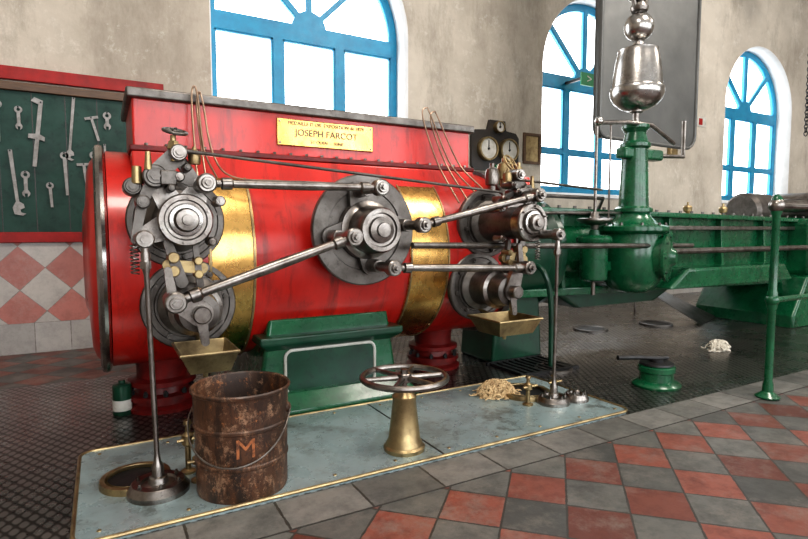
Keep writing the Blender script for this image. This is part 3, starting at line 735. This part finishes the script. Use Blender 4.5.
box('bracket_to_frame', (gx - .15, gy + .1, .75), (gx + .15, 3.78, 1.2), GREEN, G, .03)
def sph(nm, c, r, mat, par):
    n = 16
    lathe(nm, [(r * math.sin(pi * i / n) if 0 < i < n else 0, -r * math.cos(pi * i / n)) for i in range(n + 1)], c, mat, par, seg=32)
lathe('column', [(.14, 1.36), (.17, 1.37), (.17, 1.40), (.135, 1.42), (.13, 1.5), (.118, 1.8), (.11, 1.95), (.135, 1.97), (.135, 2.0), (.11, 2.02), (.09, 2.10), (.12, 2.14), (.12, 2.17), (.05, 2.18)], (gx, gy, 0), GREEN, G, seg=40)
box('column_bracket', (gx - .20, gy - .06, 1.86), (gx + .34, gy + .06, 1.96), GREEN, G, .02)
lathe('spindle', [(.03, 2.15), (.03, 2.28), (.06, 2.29), (.06, 2.31), (.03, 2.32), (.03, 2.36)], (gx, gy, 0), STEEL, G, seg=24)
lathe('bell_weight', [(0, 2.30), (.10, 2.31), (.16, 2.34), (.205, 2.38), (.235, 2.44), (.24, 2.49), (.232, 2.51), (.225, 2.515), (.222, 2.54), (.208, 2.66), (.19, 2.78), (.178, 2.82), (.178, 2.85), (.15, 2.865), (.06, 2.87), (.045, 2.92), (.0, 2.92)], (gx, gy, 0), POL, G, seg=56)
sph('governor_ball_a', (gx, gy, 3.06), .13, POL, G)
sph('governor_ball_b', (gx - .04, gy, 3.36), .09, POL, G)
cyl('spindle_top', (gx, gy, 2.88), (gx, gy, 3.9), .035, STEEL, G)
lathe('collar', [(.035, 0), (.07, 0), (.08, .03), (.07, .06), (.035, .06)], (gx, gy, 3.2), STEEL, G, seg=24)
for k, s in enumerate((-1, 1)):
    tube('upper_arm_%d' % k, [(gx + s * .06, gy, 3.22), (gx + s * .12, gy, 3.45), (gx + s * .11, gy, 3.8)], .02, STEEL, G)
tube('lift_lever', [(3.83, gy - .03, 2.14), (4.2, gy - .08, 2.17), (4.5, gy - .08, 2.17), (4.95, gy, 2.05)], .02, STEEL, G, False)
tube('lever_tail', [(gx + .3, gy, 1.91), (5.10, gy, 1.93), (5.10, gy, 2.28)], .022, STEEL, G, False)
tube('damper_rod', [(3.83, gy - .03, 2.16), (3.83, gy - .03, 1.32)], .014, STEEL, G, False)
tube('speeder_rod', [(4.02, gy - .02, 2.14), (4.02, gy - .02, 1.3), (4.15, gy, 1.22)], .009, STEEL, G, False)
sph('lever_knob', (3.83, gy - .05, 2.15), .04, POL, G)
px_ = 3.83
lathe('damper_dish', [(0, 1.20), (.03, 1.205), (.04, 1.24), (.14, 1.27), (.155, 1.285), (.155, 1.30), (.13, 1.305), (.05, 1.30), (.03, 1.36), (0, 1.36)], (px_, gy - .03, 0), STEEL, G, seg=40)
lathe('damper_pot', [(0, .74), (.09, .745), (.115, .76), (.12, .80), (.12, 1.08), (.15, 1.09), (.155, 1.10), (.155, 1.13), (.13, 1.15), (.05, 1.16), (.04, 1.2), (0, 1.2)], (px_, gy - .03, 0), GREEN, G, seg=40)
box('damper_bracket', (3.88, gy, .82), (4.2, gy + .34, .92), GREEN, G, .02)
tube('damper_stem', [(px_, gy - .03, .75), (px_, gy - .03, .62)], .02, STEEL, G, False)

# hanging sheet steel guard behind the governor
D = group('sheet_metal_guard', (6.0, 4.55, 4))
pr = [(5.15, ZC - .02), (5.15, 2.42)] + [(5.27 - .12 * math.cos(math.radians(a)), 2.42 - .12 * math.sin(math.radians(a))) for a in (20, 45, 70, 90)] + \
     [(6.80 + .18 * math.sin(math.radians(a)), 2.46 - .18 * math.cos(math.radians(a))) for a in (0, 20, 45, 70, 90)] + [(6.98, ZC - .02)]
shape2d('casing', [pr], .10, PANEL, D, 4.5)
bm = bmesh.new(); add_tube(bm, [(x, 4.495, z) for x, z in pr], .022, 8); finish(bm, 'rolled_edge', PANEL, D)

# ------------------------------------------------------------ base plate with dashpots
B = group('engine_floor_plate', (1.4, 2.77, 0))
def rrect(x0, x1, y0, y1, r, n=8):
    p = []
    for cx_, cy_, t0 in ((x1 - r, y1 - r, 0), (x0 + r, y1 - r, 90), (x0 + r, y0 + r, 180), (x1 - r, y0 + r, 270)):
        for i in range(n + 1):
            t = math.radians(t0 + 90 * i / n); p.append((cx_ + r * math.cos(t), cy_ + r * math.sin(t)))
    return p
bm = bmesh.new()
o_ = rrect(-.14, 2.99, 2.29, 3.26, .07)
lo_ = [bm.verts.new((x, y, .004)) for x, y in o_]; hi_ = [bm.verts.new((x, y, .022)) for x, y in o_]
bm.faces.new(hi_); bm.faces.new(lo_)
for i in range(len(o_)):
    j = (i + 1) % len(o_); bm.faces.new((lo_[i], lo_[j], hi_[j], hi_[i]))
finish(bm, 'plate', PLATE, B)
bm = bmesh.new(); add_tube(bm, [(x, y, .022) for x, y in o_], .009, 8, True); finish(bm, 'brass_edging', OBRASS, B)
box('plate_joint', (1.53, 2.30, .02), (1.54, 3.25, .0235), BLACK, B, 0)
bm = bmesh.new()
for x in [-.05 + .33 * i for i in range(10)]:
    for y in (2.36, 3.19): add_cyl(bm, (x, y, .02), (x, y, .026), .010, .008, 10)
finish(bm, 'screws', OBRASS, B)
zp = .022
for k, (x, y, r) in enumerate(((.10, 2.76, .15), (2.62, 2.90, .18))):
    lathe('dashpot_well_%d' % k, [(r * .78, .03), (r * .82, .012), (r * .86, .03), (r, .03), (r * 1.02, .015), (r * 1.02, .0)], (x, y, zp), OBRASS, B, seg=44)
    lathe('dashpot_well_cover_%d' % k, [(0, .012), (r * .8, .012)], (x, y, zp), BLACK, B, seg=44)
for k, (x, y, r) in enumerate(((.185, 2.60, .125), (2.655, 2.65, .105), (2.84, 2.62, .08))):
    lathe('dashpot_cap_%d' % k, [(r * 1.05, 0), (r * 1.05, .02), (r * .98, .03), (r * .92, .045), (r * .88, .05), (r * .6, .05), (r * .55, .04), (r * .35, .045), (r * .3, .07), (r * .22, .075), (0, .075)], (x, y, zp), STEEL, B, seg=44)
    bolts('dashpot_cap_bolts_%d' % k, (x, y, zp + .048), r * .74, 6, (0, 0, 1), STEEL, B, .01, .01)
for k, (x, y) in enumerate(((.33, 2.74), (.36, 2.62), (2.47, 2.70), (2.80, 2.80))):
    h = (.26, .16, .2, .14)[k]
    lathe('drain_cock_%d' % k, [(0, 0), (.035, 0), (.035, .01), (.014, .02), (.014, h * .5), (.028, h * .55), (.028, h * .72), (.012, h * .78), (.012, h * .9), (.02, h * .93), (.016, h), (0, h)], (x, y, zp), OBRASS, B, seg=20)
    tube('drain_cock_lever_%d' % k, [(x - .05, y - .01, zp + h * .63), (x + .06, y - .02, zp + h * .66)], .008, OBRASS, B, False)

H = group('floor_valve_handwheel', (1.385, 2.47, zp))
hx_ = 1.385
lathe('stand', [(0, 0), (.110, 0), (.112, .02), (.10, .03), (.096, .045), (.086, .06), (.062, .27), (.066, .28), (.066, .295), (.05, .31), (.035, .33), (0, .33)], (hx_, 2.47, zp), OBRASS, H, seg=48)
cyl('spindle', (hx_, 2.47, .34), (hx_, 2.47, .44), .016, STEEL, H)
handwheel('wheel', (hx_, 2.47, .415), .225, .0165, (0, 0, 1), 6, STEEL, H, .04)

# ------------------------------------------------------------ bucket
K = group('rusty_bucket', (.535, 2.49, zp))
bx, by = .535, 2.49
lathe('body', [(0, .004), (.196, .004), (.200, 0), (.203, .01), (.203, .14), (.208, .146), (.208, .156), (.204, .162), (.207, .30), (.213, .306), (.213, .316), (.208, .322), (.211, .44), (.214, .455), (.221, .460), (.222, .47), (.216, .476), (.209, .47), (.205, .44), (.199, .02), (0, .02)], (bx, by, zp), BUCK, K, seg=64)
lathe('contents', [(0, .33), (.204, .33)], (bx, by, zp), BLACK, K, seg=40)
ex = Vector((.90, -.43, 0)).normalized(); out = Vector((-.43, -.90, 0)).normalized()
for k, s in enumerate((-1, 1)):
    q = Vector((bx, by, zp + .36)) + ex * .205 * s
    lathe('ear_%d' % k, [(0, 0), (.024, 0), (.024, .012), (.01, .020), (0, .020)], q, BUCK, K, ex * s, 16)
hp = []
for i in range(25):
    t = pi * i / 24
    c_, s_ = math.cos(t), math.sin(t)
    hp.append(Vector((bx, by, zp + .36)) - ex * .224 * c_ + out * (.222 * s_ ** .7) + Vector((0, 0, -.19 * s_)))
tube('bail_handle', hp, .004, STEEL, K, False, 8)
dv = (out * math.cos(.30) + ex * math.sin(.30)).normalized()
tx = text('stencil_letter', 'M', .12, (bx, by, zp + .24), ORANGE, K, .0010)
tx.location = Vector((bx, by, zp + .24)) + dv * .2065 - Vector(K.location); tx.rotation_euler = (pi / 2, 0, math.atan2(dv.x, -dv.y))

def clump(name, c, R, H_, mat, n=70, tr=.005):
    g = group(name, c)
    bm = bmesh.new(); bmesh.ops.create_icosphere(bm, subdivisions=4, radius=1)
    for v in bm.verts:
        k = 1 + .18 * math.sin(v.co.x * 9 + 1) * math.sin(v.co.y * 8) + .12 * math.sin(v.co.z * 13 + v.co.x * 5)
        v.co = Vector((c[0] + v.co.x * R * .85 * k, c[1] + v.co.y * R * .6 * k, c[2] + max(v.co.z, -.02) * H_ * .8 * k))
    finish(bm, 'mass', mat, g)
    bm = bmesh.new()
    for i in range(n):
        a = random.uniform(0, 2 * pi); q = random.random() ** .5; pp = []
        x = math.cos(a) * q; y = math.sin(a) * q; d = random.uniform(0, 2 * pi)
        for k in range(7):
            rr_ = min(1, math.hypot(x, y)); z = max(.01, H_ * .85 * math.sqrt(max(0, 1 - rr_ ** 2)) + random.uniform(-.004, .018))
            pp.append((c[0] + x * R, c[1] + y * R * .7, c[2] + z))
            d += random.uniform(-1.6, 1.6); x += math.cos(d) * .13; y += math.sin(d) * .13
        add_tube(bm, smooth_pts(pp, 3), tr, 5)
    finish(bm, 'strands', mat, g)
clump('cotton_waste', (2.43, 2.99, zp), .15, .11, STRAW, 150, .004)
clump('white_rag', (5.35, 3.11, .004), .14, .10, RAGW, 50, .007)

V = group('floor_valve_box', (3.70, 2.62, 0))
lathe('body', [(0, 0.004), (.175, 0.004), (.18, .02), (.165, .035), (.125, .05), (.12, .11), (.135, .12), (.135, .155), (.12, .165), (.06, .17), (.04, .19), (0, .19)], (3.70, 2.62, 0), GREEN, V, seg=40)
lathe('top_ring', [(.11, .165), (.125, .17), (.12, .185), (.05, .19), (.05, .21), (0, .21)], (3.70, 2.62, 0), BLACK, V, seg=32)
tube('lever', [(3.38, 2.72, .235), (3.55, 2.68, .225), (3.70, 2.62, .215), (3.80, 2.60, .21)], .018, BLACK, V)

for k, (x, y, r) in enumerate(((5.09, 4.5, .2), (6.1, 4.35, .2), (3.35, 3.35, .16))):
    F = group('floor_port', (x, y, .004))
    lathe('rim', [(r, 0), (r, .02), (r * .93, .025), (r * .8, .012)], (x, y, .004), DSTEEL, F, seg=36)
    lathe('lid', [(0, .01), (r * .82, .01)], (x, y, .004), BLACK, F, seg=36)
FH = group('floor_grating', (3.1, 3.6, 0))
bm = bmesh.new()
for i in range(9): add_box(bm, (2.95 + i * .07, 3.28, .004), (2.98 + i * .07, 3.72, .03))
add_box(bm, (2.92, 3.26, .004), (3.56, 3.29, .034)); add_box(bm, (2.92, 3.71, .004), (3.56, 3.74, .034))
finish(bm, 'bars', BLACK, FH)
FP = group('tilted_floor_hatch', (6.9, 4.5, 0))
hull('leaf', [(6.5, 4.0, .01), (7.3, 4.3, .01), (6.5, 4.02, .03), (7.3, 4.32, .03), (6.3, 4.9, .50), (6.6, 5.0, .50), (6.3, 4.92, .52), (6.6, 5.02, .52)], DSTEEL, FP, .004)
cyl('prop', (6.45, 4.93, .004), (6.45, 4.93, .5), .015, STEEL, FP)

R_ = group('guard_railing', (4.12, 2.03, 0))
for k, x in enumerate((4.12, 6.6, 9.1)):
    lathe('post_%d' % k, [(0, .005), (.075, .005), (.08, .015), (.06, .03), (.036, .05), (.034, .10), (.027, .13), (.026, .64), (.034, .66), (.034, .755), (.026, .78), (.025, 1.30), (.034, 1.32), (.04, 1.37), (.034, 1.42), (.015, 1.445), (0, 1.45)], (x, 2.03, 0), GREEN, R_, seg=28)
    sph('joint_low_%d' % k, (x, 2.03, .705), .045, GREEN, R_); sph('joint_top_%d' % k, (x, 2.03, 1.37), .052, STEEL, R_)
cyl('rail_top', (4.12, 2.03, 1.37), (9.1, 2.03, 1.37), .02, STEEL, R_)
cyl('rail_low', (4.12, 2.03, .705), (9.1, 2.03, .705), .02, GREEN, R_)

PC = group('oil_can', (.08, 3.90, .004))
lathe('body', [(0, 0), (.055, 0), (.057, .004), (.057, .19), (.05, .2), (.02, .205), (.02, .225), (0, .225)], (.08, 3.90, .004), DGREEN, PC, seg=28)
lathe('label', [(.0575, .03), (.0575, .10)], (.08, 3.90, .004), WHITE, PC, seg=28)
HC = group('chain_hoist', (11.1, 5.0, 5))
hx = 11.1
lathe('pulley', [(.1, -.08), (.26, -.08), (.28, -.05), (.22, -.02), (.22, .02), (.28, .05), (.26, .08), (.1, .08)], (hx, 5.0, 5.9), BLACK, HC, (0, 1, 0), 36)
cyl('hanger', (hx, 5.0, 5.9), (hx, 5.0, ZC), .04, BLACK, HC)
bm = bmesh.new()
for s in (-.12, .12):
    for i in range(46):
        z = 5.7 - i * .062; c = Vector((hx + s, 5.0, z))
        pts_ = ring_pts(c, .03, (1, 0, 0) if i % 2 else (0, 1, 0), 8)
        pts_ = [Vector((q.x, q.y, c.z + (q.z - c.z) * 1.5)) for q in pts_]
        add_tube(bm, pts_, .009, 5, True)
finish(bm, 'chain', BLACK, HC)

# ------------------------------------------------------------ light
w = bpy.data.worlds.new('World'); bpy.context.scene.world = w; w.use_nodes = True
bgn = w.node_tree.nodes['Background']; bgn.inputs[0].default_value = (.95, .98, 1.0, 1); bgn.inputs[1].default_value = 7.0
def area(name, loc, size, energy, rot, col=(1, 1, 1), portal=False):
    l = bpy.data.lights.new(name, 'AREA'); l.shape = 'RECTANGLE'; l.size = size[0]; l.size_y = size[1]; l.energy = energy; l.color = col
    if portal: l.cycles.is_portal = True
    o = bpy.data.objects.new(name, l); o.location = loc; o.rotation_euler = rot; C.objects.link(o); return o
for k, (a, b) in enumerate(WINX): area('sky_portal_back_%d' % k, ((a + b) / 2, YW + .52, 3.35), (2.5, 3.3), 1, (-pi / 2, 0, 0), portal=True)
for k, (a, b) in enumerate(FW): area('sky_portal_front_%d' % k, ((a + b) / 2, YF - .42, 3.35), (2.8, 5.0), 1, (pi / 2, 0, 0), portal=True)
for k, x in enumerate((0.5, 5.0, 10.0)):
    area('ceiling_fill_%d' % k, (x, .8, 6.3), (1.6, 1.2), 165, (math.radians(25), 0, 0), (1, .93, .84))  # added fill lights, out of view overhead; they stand for no real fixture

# ------------------------------------------------------------ camera
cam = bpy.data.cameras.new('camera'); co = bpy.data.objects.new('camera', cam); C.objects.link(co)
cam.sensor_width = 36; cam.lens = 36 * 539 / 808; cam.clip_start = .05; cam.clip_end = 100
th = math.radians(60.75); pt = math.radians(4.19)
fwd = Vector((math.cos(th) * math.cos(pt), math.sin(th) * math.cos(pt), -math.sin(pt)))
co.location = (0, 0, 1.2); co.rotation_euler = fwd.to_track_quat('-Z', 'Y').to_euler()
bpy.context.scene.camera = co
